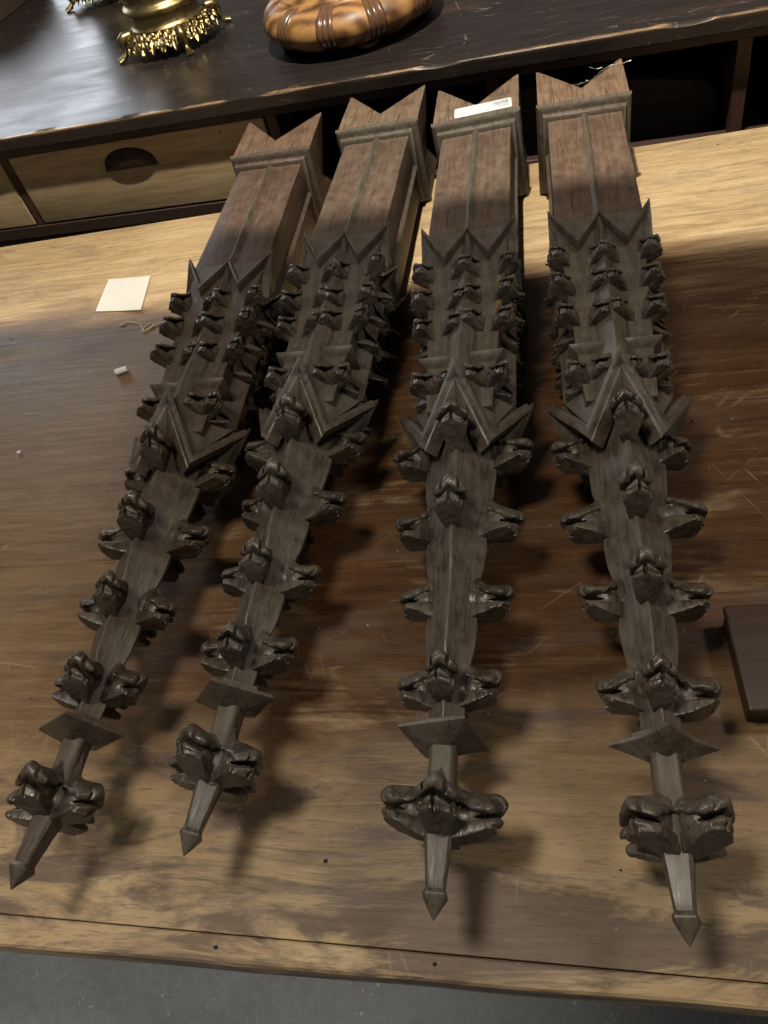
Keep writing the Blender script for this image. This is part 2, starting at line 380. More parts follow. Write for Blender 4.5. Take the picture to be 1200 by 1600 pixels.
# nail holes, small dents
hm = bmesh.new(); bmesh.ops.create_circle(hm, cap_ends=True, segments=9, radius=0.0024)
for v in hm.verts: v.co.x *= random.uniform(0.8, 1.25); v.co.y *= random.uniform(0.8, 1.2)
hole_me = to_mesh('nail_hole', hm, smooth=0)
for x, y, s in ((-0.322, 0.1195, 1), (-0.125, 0.1195, 0.9), (0.163, 0.735, 0.8), (0.305, 1.43, 0.9), (-1.05, 1.43, 0.9), (-0.232, 0.196, 1.0), (-0.6, 0.2, 0.7), (-1.0, 1.1, 1.0), (-0.62, 0.36, 0.6), (0.03, 0.2, 0.6)):
    o = link('nail_hole', hole_me, M['hole'], table, loc=(x, y, 0.0006)); o.scale = (s, s*0.8, 1); o.matrix_parent_inverse = Matrix.Translation(-Vector(table.location))

# ================================================================== carved leaves (crockets): distance field -> surface nets
def surface_nets(F, org, h):
    sgn = F < 0; nx, ny, nz = F.shape
    c = np.zeros((nx-1, ny-1, nz-1), int); acc = np.zeros((nx-1, ny-1, nz-1, 3)); cnt = np.zeros((nx-1, ny-1, nz-1))
    corners = [(i, j, k) for i in (0, 1) for j in (0, 1) for k in (0, 1)]
    def sl(o): return tuple(slice(o[d], F.shape[d]-1+o[d]) for d in range(3))
    for a in corners:
        for d in range(3):
            if a[d]: continue
            b = list(a); b[d] = 1
            fa, fb = F[sl(a)], F[sl(b)]
            x = (fa < 0) != (fb < 0)
            t = np.where(x, fa/np.where(x, fa-fb, 1), 0)
            for e in range(3):
                acc[..., e] += np.where(x, a[e] + (t if e == d else 0), 0)
            cnt += x
    act = cnt > 0
    idx = -np.ones(act.shape, int); idx[act] = np.arange(act.sum())
    ii = np.argwhere(act)
    V = (ii + acc[act]/cnt[act][:, None])*h + org
    faces = []
    for d in range(3):
        e1, e2 = [(1, 2), (2, 0), (0, 1)][d]
        a = np.take(sgn, range(0, F.shape[d]-1), d); b = np.take(sgn, range(1, F.shape[d]), d)
        q = np.argwhere(a != b)
        for p in q:
            if p[e1] < 1 or p[e2] < 1 or p[e1] >= F.shape[e1]-1 or p[e2] >= F.shape[e2]-1: continue
            def g(u, v):
                r = list(p); r[e1] -= u; r[e2] -= v; return idx[tuple(r)]
            f = [g(0, 0), g(1, 0), g(1, 1), g(0, 1)]
            if not a[tuple(p)]: f.reverse()
            faces.append(f)
    return V, faces

def smin(a, b, k):
    h = np.clip(0.5+0.5*(b-a)/k, 0, 1); return b*(1-h)+a*h-k*h*(1-h)
def smax(a, b, k): return -smin(-a, -b, k)
def seg(P, A, B, ra, rb, st):
    p = P.copy(); p[..., 2] = p[..., 2]/st
    A = np.array([*A, 0.0]); B = np.array([*B, 0.0]); d = B-A
    t = np.clip(((p-A)@d)/(d@d), 0, 1)
    return np.linalg.norm(p-A-t[..., None]*d, axis=-1) - (ra+(rb-ra)*t)
def chain(P, pts, k=0.06):
    f = None
    for (a0, r0, w0, s0), (a1, r1, w1, s1) in zip(pts, pts[1:]):
        g = seg(P, (a0, r0), (a1, r1), w0, w1, (s0+s1)/2)
        f = g if f is None else smin(f, g, k)
    return f
def ball(P, c, r):
    return (np.sqrt((((P-np.array(c))/np.array(r))**2).sum(-1))-1)*min(r)

def crocket_mesh(name, kind, seed, res=0.023):
    rs = np.random.RandomState(seed)
    lo = np.array([-1.55, -0.42, -0.72]); hi = np.array([0.92, 1.32, 0.72])
    n = ((hi-lo)/res).astype(int)+1
    g = np.stack(np.meshgrid(*[lo[i]+res*np.arange(n[i]) for i in range(3)], indexing='ij'), -1)
    # hand-carved wobble
    ph = rs.uniform(0, 6.3, 9); fr = rs.uniform(2.4, 4.4, 9)
    P = g.copy()
    for d in range(3):
        P[..., d] += 0.018*np.sin(fr[d]*g[..., (d+1) % 3]*1.6+ph[d]) + 0.009*np.sin(fr[d+3]*2.3*g[..., (d+2) % 3]+ph[d+3])
    at = np.abs(P[..., 2])
    u = lambda s: rs.uniform(-s, s)
    def rbox(p, c, h, r):
        q = np.abs(p-np.array(c))-np.array(h)+r
        return np.linalg.norm(np.maximum(q, 0), axis=-1)+np.minimum(q.max(-1), 0)-r
    T, Rr, A_ = P[..., 2], P[..., 1], P[..., 0]
    def veins(amp, f):      # ridges fanning out from the root of the leaf
        th = np.arctan2(T, np.maximum(Rr+0.35, 0.05))
        return amp*(np.abs(np.sin(f*th+0.3*u(1)))-0.5)*np.clip(Rr*2.2, 0, 1)
    def notch(f, pts):      # V cuts dividing the rim of a leaf into lobes
        for (a0, r0, t0, wa, wr, wt) in pts: f = smax(f, -ball(P, (a0, r0, t0), (wa, wr, wt)), 0.012)
        return f
    if kind == 'leaf':
        Q = P.copy(); Q[..., 0] -= 0.55*at; Q[..., 1] += 0.22*at
        f = chain(Q, [(-1.38, -0.03, 0.03, 1.2), (-0.98, 0.04, 0.065, 1.5), (-0.68, 0.11, 0.10, 1.9), (-0.48, 0.28, 0.16, 2.1), (-0.36, 0.58+u(.04), 0.19, 2.2), (-0.27+u(.05), 0.86+u(.05), 0.235, 1.9)], 0.025)
        f = f + veins(0.040, 5.0)
        f = notch(f, [(-0.20, 1.10, 0.22+u(.03), 0.5, 0.26, 0.045), (-0.20, 1.10, -0.22+u(.03), 0.5, 0.26, 0.045)])
        Q2 = P.copy(); Q2[..., 0] -= 0.36*at; Q2[..., 1] += 0.34*at
        Q2[..., 2] /= np.clip(0.46+0.72*Rr, 0.36, 1.06)
        low = rbox(Q2, (0.27, 0.33, 0), (0.23, 0.60, 0.42), 0.10)
        low = smin(low, seg(Q2, (0.13, 0.34), (0.12, 0.90+u(.05)), 0.06, 0.10, 3.8), 0.02)     # the curled lip
        low = low + veins(0.045, 6.0)
        low = notch(low, [(0.30, 1.02, 0.0+u(.05), 0.6, 0.24, 0.05), (0.30, 0.86, 0.34, 0.6, 0.16, 0.05), (0.30, 0.86, -0.34, 0.6, 0.16, 0.05)])
        low = smax(low, A_+0.24*Rr-0.55, 0.012)                  # sawn flat towards the tip
        f = np.minimum(f, low)
        f = smin(f, ball(P, (-0.28, -0.02, 0), (0.58, 0.32, 0.22)), 0.04); f = smin(f, ball(P, (-0.06, 0.34, 0), (0.34, 0.36, 0.27)), 0.03)
        Q3 = P.copy(); Q3[..., 0] -= 0.47*at
        f = smax(f, -ball(Q3, (-0.05, 0.92, 0), (0.055, 0.44, 1.2)), 0.012)    # cleft between the two lobes
        for s in (-1, 1):
            f = smax(f, -ball(P, (-0.16, 0.24, s*0.36), (0.10, 0.10, 0.15)), 0.012)     # drilled eyes
            f = smax(f, -ball(P, (-0.62, 0.32, s*0.40), (0.34, 0.24, 0.26)), 0.02)      # hollows beside the fin
    else:  # bud: the small leaf of the corner spirelets
        Q = P.copy(); Q[..., 0] -= 0.70*at; Q[..., 1] += 0.24*at
        f = chain(Q, [(-1.30, -0.02, 0.05, 1.4), (-0.85, 0.08, 0.10, 1.9), (-0.55, 0.38, 0.12, 2.8), (-0.38+u(.05), 0.80+u(.06), 0.15, 3.0)], 0.02)
        f = f + veins(0.04, 4.5)
        f = notch(f, [(-0.2, 1.0, 0.26+u(.05), 0.6, 0.24, 0.06), (-0.2, 1.0, -0.26+u(.05), 0.6, 0.24, 0.06)])
        Q2 = P.copy(); Q2[..., 0] -= 0.50*at; Q2[..., 1] += 0.20*at
        Q2[..., 2] /= np.clip(0.55+0.60*Rr, 0.45, 1.1)
        low = rbox(Q2, (0.18, 0.30, 0), (0.24, 0.62, 0.50), 0.06)
        low = low + veins(0.05, 5.0)
        low = notch(low, [(0.2, 1.0, 0.0+u(.06), 0.7, 0.28, 0.07), (0.3, 0.82, 0.40, 0.7, 0.2, 0.06), (0.3, 0.82, -0.40, 0.7, 0.2, 0.06)])
        low = smax(low, A_+0.10*Rr-0.50, 0.01)
        f = np.minimum(f, low)
        Q3 = P.copy(); Q3[..., 0] -= 0.62*at
        f = smax(f, -ball(Q3, (-0.13, 0.80, 0), (0.075, 0.52, 1.2)), 0.012)
        f = smin(f, ball(P, (-0.1, -0.1, 0), (0.6, 0.36, 0.26)), 0.04)
    nz = 0.006*np.sin(P[..., 0]*17+ph[0]+2*np.sin(P[..., 2]*9))*np.sin(P[..., 1]*15+ph[1])
    f = f + nz
    V, faces = surface_nets(f, lo, res)
    me = bpy.data.meshes.new(name); me.from_pydata(V.tolist(), [], faces); me.update()
    to = bpy.data.objects.new('t', me); COL.objects.link(to)
    md = to.modifiers.new('d', 'DECIMATE'); md.ratio = 0.13
    dg = bpy.context.evaluated_depsgraph_get(); m2 = bpy.data.meshes.new_from_object(to.evaluated_get(dg)); bpy.data.objects.remove(to); bpy.data.meshes.remove(me)
    me = m2; me.name = name
    me.polygons.foreach_set('use_smooth', [True]*len(me.polygons)); me.set_sharp_from_angle(angle=R(26))
    return me
LEAF = [crocket_mesh('crocket', 'leaf', k) for k in (1, 2, 3, 4)]
BUD = [crocket_mesh('small_crocket', 'bud', k, 0.030) for k in (8, 9, 10)]
for me in LEAF+BUD: me.materials.append(M['oak_crocket'])

# ================================================================== one carved pinnacle: shared meshes (local y = distance from the tip)
def jit(bm, amp, fr=30):
    for v in bm.verts:
        d = Vector((mnoise.noise(v.co*fr), 0, mnoise.noise(v.co*fr+Vector((7, 3, 1)))))
        v.co += d*amp
AH = 0.0            # axis height is given by the parent transform
def sq_ring(s, h, c=0.0):
    return [(h, s, -h), (h, s, h), (-h, s, h), (-h, s, -h)]
def dia_ring(s, b, c=0.06, hollow=0.0):
    pts = []
    A = [Vector((math.cos(a)*b, 0, math.sin(a)*b)) for a in (0, math.pi/2, math.pi, 1.5*math.pi)]
    for k in range(4):
        p, q, l = A[k], A[(k+1) % 4], A[k-1]
        e1 = p.lerp(l, c); e2 = p.lerp(q, c)
        mids = [e2.lerp(p.lerp(q, 1-c), t)*(1-hollow*math.sin(math.pi*t)) for t in (0.33, 0.67)]
        pts += [e1, e2] + mids
    return [(p.x, s, p.z) for p in pts]
def fpt(phi, r, t, s):
    n = (math.cos(phi), math.sin(phi)); return (n[0]*r - n[1]*t, s, n[1]*r + n[0]*t)

# base block with a V notch sawn into each face
HB = 0.0735
def block_mesh():
    bm = bmesh.new(); N = 8; s_n, s_p = 1.272, 1.376
    vals = [-HB, -HB*0.93, -HB*0.6, -HB*0.3, 0, HB*0.3, HB*0.6, HB*0.93, HB]
    top = {}
    k = (s_p-s_n)/HB
    for i, x in enumerate(vals):
        for j, z in enumerate(vals):
            top[i, j] = bm.verts.new((x, min(s_n + k*min(abs(x), abs(z)), s_p-0.006), z))
    n = len(vals)
    for i in range(n-1):
        for j in range(n-1): bm.faces.new((top[i, j], top[i+1, j], top[i+1, j+1], top[i, j+1]))
    per = [(i, 0) for i in range(n-1)] + [(n-1, j) for j in range(n-1)] + [(n-1-i, n-1) for i in range(n-1)] + [(0, n-1-j) for j in range(n-1)]
    base = [bm.verts.new((top[p].co.x, 1.222, top[p].co.z)) for p in per]
    for a in range(len(per)):
        b = (a+1) % len(per); bm.faces.new((top[per[a]], top[per[b]], base[b], base[a]))
    bm.faces.new(base)
    return to_mesh('base_block', bm, 0.0012, 2, 38)
def moulding_mesh():
    bm = bmesh.new()
    prof = [(1.196, 0.060), (1.198, 0.0655), (1.206, 0.0665), (1.2085, 0.0655), (1.2095, 0.0680), (1.211, 0.0655), (1.2125, 0.0700), (1.216, 0.0752), (1.222, 0.0765), (1.2265, 0.0755), (1.2275, 0.0725), (1.232, 0.060)]
    add_poly_prism(bm, [sq_ring(s, h) for s, h in prof])
    return to_mesh('base_moulding', bm, 0.0005, 1, 50)
HS = 0.0585
def post_mesh(sx, sz):
    bm = bmesh.new(); a, b = 0.003, HS; rings = []
    for i in range(13):
        s = 1.205 - i*(1.205-0.868)/12
        rings.append([(sx*a, s, sz*a), (sx*b, s, sz*a), (sx*b, s, sz*b), (sx*a, s, sz*b)])
    add_poly_prism(bm, rings); jit(bm, 0.0005, 18)
    return to_mesh('corner_post', bm, 0.0014, 2)
def core_mesh():
    bm = bmesh.new(); rings = []
    for i in range(25):
        s = 1.214 - i*(1.214-0.566)/24
        rings.append(dia_ring(s, 0.0645 if s > 0.85 else 0.0625, 0.012))
    rings.insert(0, dia_ring(1.219, 0.055, 0.012))
    add_poly_prism(bm, rings); jit(bm, 0.0006, 20)
    return to_mesh('core', bm, 0)
TC = 0.0305
def chevron(phi, tc, s1, k, prof, t_lo, t_hi, bev, nm):
    """prof: closed list of (r, ds); the bar runs t_lo(r) .. tc .. t_hi(r)"""
    bm = bmesh.new(); rings = []
    for st in range(9):
        ring = []
        for r, ds in prof:
            a, b = t_lo(r), t_hi(r)
            t = a + (tc-a)*st/4 if st <= 4 else tc + (b-tc)*(st-4)/4
            ring.append(fpt(phi, r, t, s1 + k*abs(t-tc) + ds))
        rings.append(ring)
    add_poly_prism(bm, rings); jit(bm, 0.0006, 35)
    return to_mesh(nm, bm, bev, 2)
def prism_tri(phi, pts, r0, r1, nm):
    bm = bmesh.new(); add_poly_prism(bm, [[fpt(phi, r, t, s) for t, s in pts] for r in (r0, r1)])
    return to_mesh(nm, bm, 0.0006)
SP_PROF = [(0.600, 0.0460), (0.500, 0.0440), (0.478, 0.0405), (0.448, 0.0420), (0.425, 0.0400), (0.398, 0.0335), (0.382, 0.0310), (0.352, 0.0335), (0.330, 0.0312), (0.302, 0.0258), (0.284, 0.0238), (0.256, 0.0265), (0.234, 0.0245), (0.206, 0.0195), (0.187, 0.0175), (0.165, 0.0170), (0.146, 0.0160)]
def spire_mesh():
    bm = bmesh.new(); rings = []
    n = 76
    for i in range(n+1):
        s = 0.600 - i*(0.600-0.146)/n
        rings.append(dia_ring(s, interp(s, SP_PROF), 0.05, 0.03))
    add_poly_prism(bm, rings); jit(bm, 0.0012, 42)
    return to_mesh('spire', bm, 0, smooth=28)
def oct_ring(s, h, ch=0.35):
    c = h*(1-ch)
    return [(h, s, -c), (h, s, c), (c, s, h), (-c, s, h), (-h, s, c), (-h, s, -c), (-c, s, -h), (c, s, -h)]
def stem_mesh():
    bm = bmesh.new()
    add_poly_prism(bm, [oct_ring(s, h) for s, h in ((0.150, 0.0125), (0.136, 0.0118), (0.118, 0.0112), (0.106, 0.0118), (0.094, 0.0135), (0.080, 0.015), (0.066, 0.0130), (0.058, 0.011))]); jit(bm, 0.0006, 60)
    return to_mesh('finial_stem', bm, 0.0005)
def spike_mesh():
    bm = bmesh.new()
    add_poly_prism(bm, [oct_ring(s, h, 0.24) for s, h in ((0.070, 0.0116), (0.060, 0.0112), (0.045, 0.0096), (0.030, 0.0081), (0.0215, 0.0074), (0.0180, 0.0094), (0.0166, 0.0094), (0.0002, 0.0004))]); jit(bm, 0.0004, 60)
    return to_mesh('spike', bm, 0.0004, smooth=20)
def collar_mesh(concave):
    bm = bmesh.new(); prof = [(0.158, 0.013), (0.1565, 0.0235), (0.150, 0.0245), (0.149, 0.021), (0.1485, 0.0300), (0.1478, 0.0425), (0.1442, 0.0440), (0.1400, 0.0325), (0.1355, 0.0220), (0.1325, 0.0150), (0.1315, 0.008)]
    rings = []
    for s, b in prof:
        A = [Vector((math.cos(a)*b, 0, math.sin(a)*b)) for a in (0, math.pi/2, math.pi, 1.5*math.pi)]
        ring = []
        for q in range(4):
            for t in (0, 0.2, 0.4, 0.6, 0.8):
                p = A[q].lerp(A[(q+1) % 4], t); ring.append(p*(1-concave*math.sin(math.pi*t)) + Vector((0, s, 0)))
        rings.append([tuple(p) for p in ring])
    add_poly_prism(bm, rings); jit(bm, 0.0005, 50)
    return to_mesh('collar', bm, 0.0004, 1, 30, 30)
# corner spirelet, its own axis at the origin
def sp_h(s): return 0.0255 + (0.0105-0.0255)*(0.875-s)/(0.875-0.60)
def spirelet_mesh():
    bm = bmesh.new(); rings = []
    for i in range(17):
        s = 0.885 - i*(0.885-0.60)/16; rings.append(sq_ring(s, sp_h(s)))
    rings += [sq_ring(0.585, 0.0085), sq_ring(0.555, 0.0085), sq_ring(0.528, 0.0065)]
    add_poly_prism(bm, rings); jit(bm, 0.0005, 40)
    return to_mesh('corner_spirelet', bm, 0.0007)
def cap_mesh():
    bm = bmesh.new(); add_poly_prism(bm, [sq_ring(s, h) for s, h in ((0.617, 0.010), (0.6155, 0.0205), (0.6135, 0.0210), (0.606, 0.0118), (0.6035, 0.0088), (0.602, 0.005))]); jit(bm, 0.0004, 60)
    return to_mesh('spirelet_cap', bm, 0.0004)

PM = dict(block=block_mesh(), mould=moulding_mesh(), core=core_mesh(), spire=spire_mesh(), stem=stem_mesh(), spike=spike_mesh(), collar=collar_mesh(0.0), collar_c=collar_mesh(0.16), spirelet=spirelet_mesh(), cap=cap_mesh())
PM['posts'] = [post_mesh(sx, sz) for sx in (-1, 1) for sz in (-1, 1)]
SMALL = [(0.040, 0.0), (0.0625, 0.0), (0.0675, 0.0015), (0.0675, 0.0105), (0.0640, 0.013), (0.058, 0.0145), (0.040, 0.0145)]
BIG = [(0.034, 0.0), (0.0500, 0.0), (0.0510, 0.0025), (0.0575, 0.0035), (0.0585, 0.0150), (0.0535, 0.0165), (0.0525, 0.0230), (0.0480, 0.026), (0.034, 0.026)]
PM['gablets'] = []; PM['infill'] = []
for q in range(4):
    phi = q*math.pi/2
    for sgn in (-1, 1):
        tc = TC*sgn
        lo, hi = ((lambda r: -r), (lambda r: -0.0002)) if sgn < 0 else ((lambda r: 0.0002), (lambda r: r))
        PM['gablets'].append(chevron(phi, tc, 0.806, 2.15, SMALL, lo, hi, 0.0007, 'gablet_coping'))
        PM['infill'].append(prism_tri(phi, [(tc-0.028, 0.880), (tc+0.028, 0.880), (tc, 0.818)], 0.044, 0.0600, 'gablet'))
PM['gables'] = []; PM['tymp'] = []
for q in range(4):
    phi = math.pi/4 + q*math.pi/2
    PM['gables'].append(chevron(phi, 0.0, 0.466, 1.52, BIG, lambda r: -r, lambda r: r, 0.0008, 'gable_coping'))
    PM['tymp'].append(prism_tri(phi, [(-0.042, 0.566), (0.042, 0.566), (0.0, 0.487)], 0.030, 0.0462, 'gable'))

def basis(n, t_roll=0.0, pos=(0, 0, 0), sc=(1, 1, 1)):
    """columns: a -> -y (towards the tip), r -> n, t -> a x r"""
    a = Vector((0, -1, 0)); n = Vector(n).normalized(); t = a.cross(n)
    mm = Matrix.Identity(4)
    for i in range(3): mm[i][0] = a[i]*sc[0]; mm[i][1] = n[i]*sc[1]; mm[i][2] = t[i]*sc[2]; mm[i][3] = pos[i]
    return mm @ Matrix.Rotation(t_roll, 4, 'Z')

def pinnacle(label, x_base, x_tip, y_tip, seed, roll=0.0, collar_rot=0.0, concave=False, missing=(), chipped=(), fin=0.0, tint=(1, 1, 1), bend=0.0):
    rs = random.Random(seed)
    L = 1.30
    rz = math.atan2((x_tip-x_base), L)
    root = empty('carved_pinnacle', (x_base, y_tip+L, 0), (R(-0.62), 0, rz))
    tag(root, label, 'carved pinnacle', 'carved wooden pinnacles laid side by side on the table')
    B = Matrix.Translation((0, -L, 0.0755)) @ Matrix.Rotation(roll, 4, 'Y')      # pinnacle frame -> empty frame
    def part(nm, me, mat, parent=root, mw=None):
        o = link(nm, me, mat, parent); o.color = (*tint, 1); o.matrix_local = B @ mw if (mw is not None and parent is root) else (mw if mw is not None else B)
        return o
    blk = part('base_block', PM['block'], M['oak_block'])
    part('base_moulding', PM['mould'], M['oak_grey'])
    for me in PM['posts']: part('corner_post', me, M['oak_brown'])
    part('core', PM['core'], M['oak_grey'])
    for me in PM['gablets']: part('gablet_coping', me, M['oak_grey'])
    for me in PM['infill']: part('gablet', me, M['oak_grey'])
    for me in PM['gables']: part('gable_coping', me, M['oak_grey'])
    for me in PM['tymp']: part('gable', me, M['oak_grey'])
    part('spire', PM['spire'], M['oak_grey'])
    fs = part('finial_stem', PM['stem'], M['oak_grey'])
    part('spike', PM['spike'], M['oak_grey'], mw=Matrix.Translation((0, 0.066, 0)) @ Matrix.Rotation(bend, 4, 'Z') @ Matrix.Translation((0, -0.066, 0)) @ Matrix.Rotation(rs.uniform(-0.4, 0.4), 4, 'Y'))
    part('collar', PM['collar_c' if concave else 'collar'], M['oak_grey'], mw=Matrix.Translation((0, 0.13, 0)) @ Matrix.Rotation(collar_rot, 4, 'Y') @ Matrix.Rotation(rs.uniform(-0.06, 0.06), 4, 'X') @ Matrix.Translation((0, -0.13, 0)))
    # four tiers of crockets up the arrises
    for ti, (s, prot, wid) in enumerate(((0.482, 0.040, 0.040), (0.384, 0.0395, 0.0385), (0.286, 0.0345, 0.036), (0.190, 0.0335, 0.035))):
        b = interp(s, SP_PROF)
        for q in range(4):
            if (ti, q) in missing: continue
            a = q*math.pi/2; nrm = (math.cos(a), 0, math.sin(a))
            dv = rs.uniform(-0.003, 0.003); pr = prot*rs.uniform(0.93, 1.05)
            if (ti, q) in chipped: pr *= 0.72
            mw = basis(nrm, rs.uniform(-0.09, 0.09), (nrm[0]*(b-0.004), s+dv, nrm[2]*(b-0.004)), (prot*1.02, pr, wid*(1 if rs.random() < 0.5 else -1)*rs.uniform(0.92, 1.06)))
            part('crocket', LEAF[rs.randrange(4)], None, mw=mw)
    # finial of four leaves
    ph0 = fin
    for q in range(4):
        a = q*math.pi/2 + ph0; nrm = (math.cos(a), 0, math.sin(a)); e = rs.uniform(0.94, 1.06)
        mw = basis(nrm, rs.uniform(-0.16, 0.16), (nrm[0]*0.007, 0.077+rs.uniform(-.002, .002), nrm[2]*0.007), (0.0350, 0.0405*e, 0.0400*(1 if rs.random() < 0.5 else -1)))
        part('finial_leaf', LEAF[rs.randrange(4)], None, mw=mw)
    # corner spirelets with their own crockets, cap and finial
    c0 = 0.0315
    for sx in (-1, 1):
        for sz in (-1, 1):
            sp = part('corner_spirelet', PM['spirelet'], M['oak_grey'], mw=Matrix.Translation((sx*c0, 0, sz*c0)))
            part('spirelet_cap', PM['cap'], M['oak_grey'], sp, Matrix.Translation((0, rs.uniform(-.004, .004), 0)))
            for q in range(4):
                a = math.pi/4 + q*math.pi/2; nrm = Vector((math.cos(a), 0, math.sin(a)))
                if nrm.x*sx < 0 and nrm.z*sz < 0: continue       # innermost arris is buried in the core
                for s in (0.788, 0.730, 0.672):
                    h = sp_h(s)*1.414 - 0.002; pr = 0.0280*rs.uniform(0.82, 1.12)
                    mw = basis(nrm, rs.uniform(-0.12, 0.12), (nrm.x*h, s+rs.uniform(-.004, .004), nrm.z*h), (0.0300, pr, 0.0280*(1 if rs.random() < 0.5 else -1)*rs.uniform(0.88, 1.1)))
                    part('crocket', BUD[rs.randrange(3)], None, sp, mw)
                mw = basis(nrm, rs.uniform(-0.15, 0.15), (nrm.x*0.008, 0.572+rs.uniform(-.004, .004), nrm.z*0.008), (0.029, 0.0270*rs.uniform(0.88, 1.08), 0.026*(1 if rs.random() < 0.5 else -1)))
                part('finial_leaf', BUD[rs.randrange(3)], None, sp, mw)
    # old nail holes in the prongs of the base block
    for sx, s in ((-1, 1.345), (1, 1.349)):
        part('nail_hole', hole_me, M['hole'], mw=Matrix.Translation((sx*0.060, s, HB+0.0004)) @ Matrix.Scale(0.9, 4))
    return root, B

P1, _ = pinnacle('leftmost carved gothic oak pinnacle, reddish brown shaft, nearest the white card', -0.482, -0.470, 0.134, 11, roll=R(2), collar_rot=R(8), fin=R(8), chipped=((0, 2),), tint=(0.74, 0.64, 0.57), bend=R(-10))
P2, _ = pinnacle('carved gothic oak pinnacle second from left, set farther back than the others', -0.282, -0.323, 0.168, 23, roll=R(0), collar_rot=R(-8), fin=R(18), chipped=((1, 2),), tint=(0.88, 0.87, 0.83), bend=R(-5))
P3, B3 = pinnacle('carved gothic oak pinnacle with white barcode label stuck on its notched base', -0.1055, -0.1125, 0.132, 37, roll=R(-1.5), collar_rot=R(33), missing=((2, 1),), fin=R(-6), tint=(0.95, 0.93, 0.90))
P4, B4 = pinnacle('rightmost carved gothic oak pinnacle, wire twisted in its notched base', 0.0690, 0.0680, 0.126, 51, roll=R(1), collar_rot=R(2), concave=True, fin=R(45), chipped=((0, 0),), tint=(1.02, 0.96, 0.90))

# barcode label on the third pinnacle's base block
def label_on(root, B):
    bm = bmesh.new(); w, h, r = 0.0985, 0.0385, 0.004; ring = []
    for cx, cy, a0 in ((w/2-r, h/2-r, 0), (-w/2+r, h/2-r, 90), (-w/2+r, -h/2+r, 180), (w/2-r, -h/2+r, 270)):
        for k in range(5):
            a = R(a0+k*22.5); ring.append((cx+r*math.cos(a), cy+r*math.sin(a)))
    add_poly_prism(bm, [[(x, y, z) for x, y in ring] for z in (0, 0.0004)])
    me = to_mesh('price_label', bm, smooth=0)
    mw = B @ Matrix.Translation((0.0125, 1.2525, HB+0.0006)) @ Matrix.Rotation(R(2.0), 4, 'Z')
    o = link('price_label', me, M['label_paper'], root); o.matrix_local = mw; o['label'] = 'white paper label with a printed barcode'
    bm = bmesh.new(); x = 0.017; rb = random.Random(4)
    while x < 0.043:
        wd = rb.choice((0.0006, 0.0010, 0.0016)); add_box(bm, x, x+wd, 0.0045, 0.0135, 0.0005, 0.0006); x += wd + rb.choice((0.0007, 0.0010, 0.0018))
    link('barcode', to_mesh('barcode', bm, smooth=0), M['ink'], o)
    for txt, sz, px, py in (('20171667', 0.0062, 0.0445, 0.0030), ('9 annuel', 0.0056, 0.0445, -0.0045)):
        cu = bpy.data.curves.new('lettering', 'FONT'); cu.body = txt; cu.size = sz; cu.align_x = 'LEFT'
        to = bpy.data.objects.new('t', cu); COL.objects.link(to); dg = bpy.context.evaluated_depsgraph_get()
        me = bpy.data.meshes.new_from_object(to.evaluated_get(dg)); bpy.data.objects.remove(to)
        l = link('lettering', me, None, o); me.materials.clear(); me.materials.append(M['ink'])
        l.matrix_local = Matrix.Translation((px, py, 0.0007)) @ Matrix.Rotation(math.pi, 4, 'Z')
label_on(P3, B3)
# fresh pale split on the right-hand front spirelet of the third pinnacle
bm = bmesh.new(); rings = []
for k in range(9):
    s_ = 0.772 - 0.085*k/8; h_ = sp_h(s_); c_ = 0.0315; w_ = math.sin(math.pi*(k+0.35)/8.8)**0.7
    xa = c_ + h_*(0.66 - 0.16*w_ + 0.05*math.sin(k*2.1)); xb = c_ + h_*(0.66 + 0.24*w_); z_ = c_ + h_
    rings.append([(xa, s_, z_-0.002), (xb, s_, z_-0.002), (xb, s_, z_+0.0003), ((xa+xb)/2, s_, z_+0.0011), (xa, s_, z_+0.0003)])
add_poly_prism(bm, rings)
M['fresh'] = wood('fresh_split', (0.07, 0.040, 0.018), (0.15, 0.092, 0.042), (0.24, 0.155, 0.08), 1, 0.7, 160, spots=False)
o = link('split', to_mesh('split', bm, 0), M['fresh'], P3); o.matrix_local = B3; o['label'] = 'fresh pale orange split in the dark wood'
# thin wire caught in the notch of the fourth pinnacle
bm = bmesh.new()
wp = [(-0.030, 1.315, 0.066), (-0.020, 1.300, 0.069), (-0.008, 1.296, 0.0705), (0.004, 1.300, 0.070), (0.012, 1.298, 0.0735), (0.016, 1.303, 0.070), (0.022, 1.310, 0.071), (0.030, 1.322, 0.072), (0.040, 1.330, 0.0755), (0.052, 1.338, 0.0768), (0.066, 1.341, 0.0765), (0.078, 1.345, 0.075), (0.090, 1.349, 0.077)]
fine = []
for a, b in zip(wp, wp[1:]):
    for t in (0, 0.25, 0.5, 0.75): fine.append(Vector(a).lerp(Vector(b), t) + Vector((0, 0.0012*math.sin(len(fine)*1.3), 0.0008*math.cos(len(fine)*1.7))))
add_tube(bm, fine, 0.0006, 6); add_tube(bm, [(0.018, 1.352, 0.074), (0.024, 1.340, 0.0755), (0.030, 1.333, 0.0765), (0.038, 1.334, 0.077)], 0.0008, 6)
o = link('wire', to_mesh('wire', bm), M['wire'], P4); o.matrix_local = B4; o['label'] = 'thin twisted wire stretched across the notch'

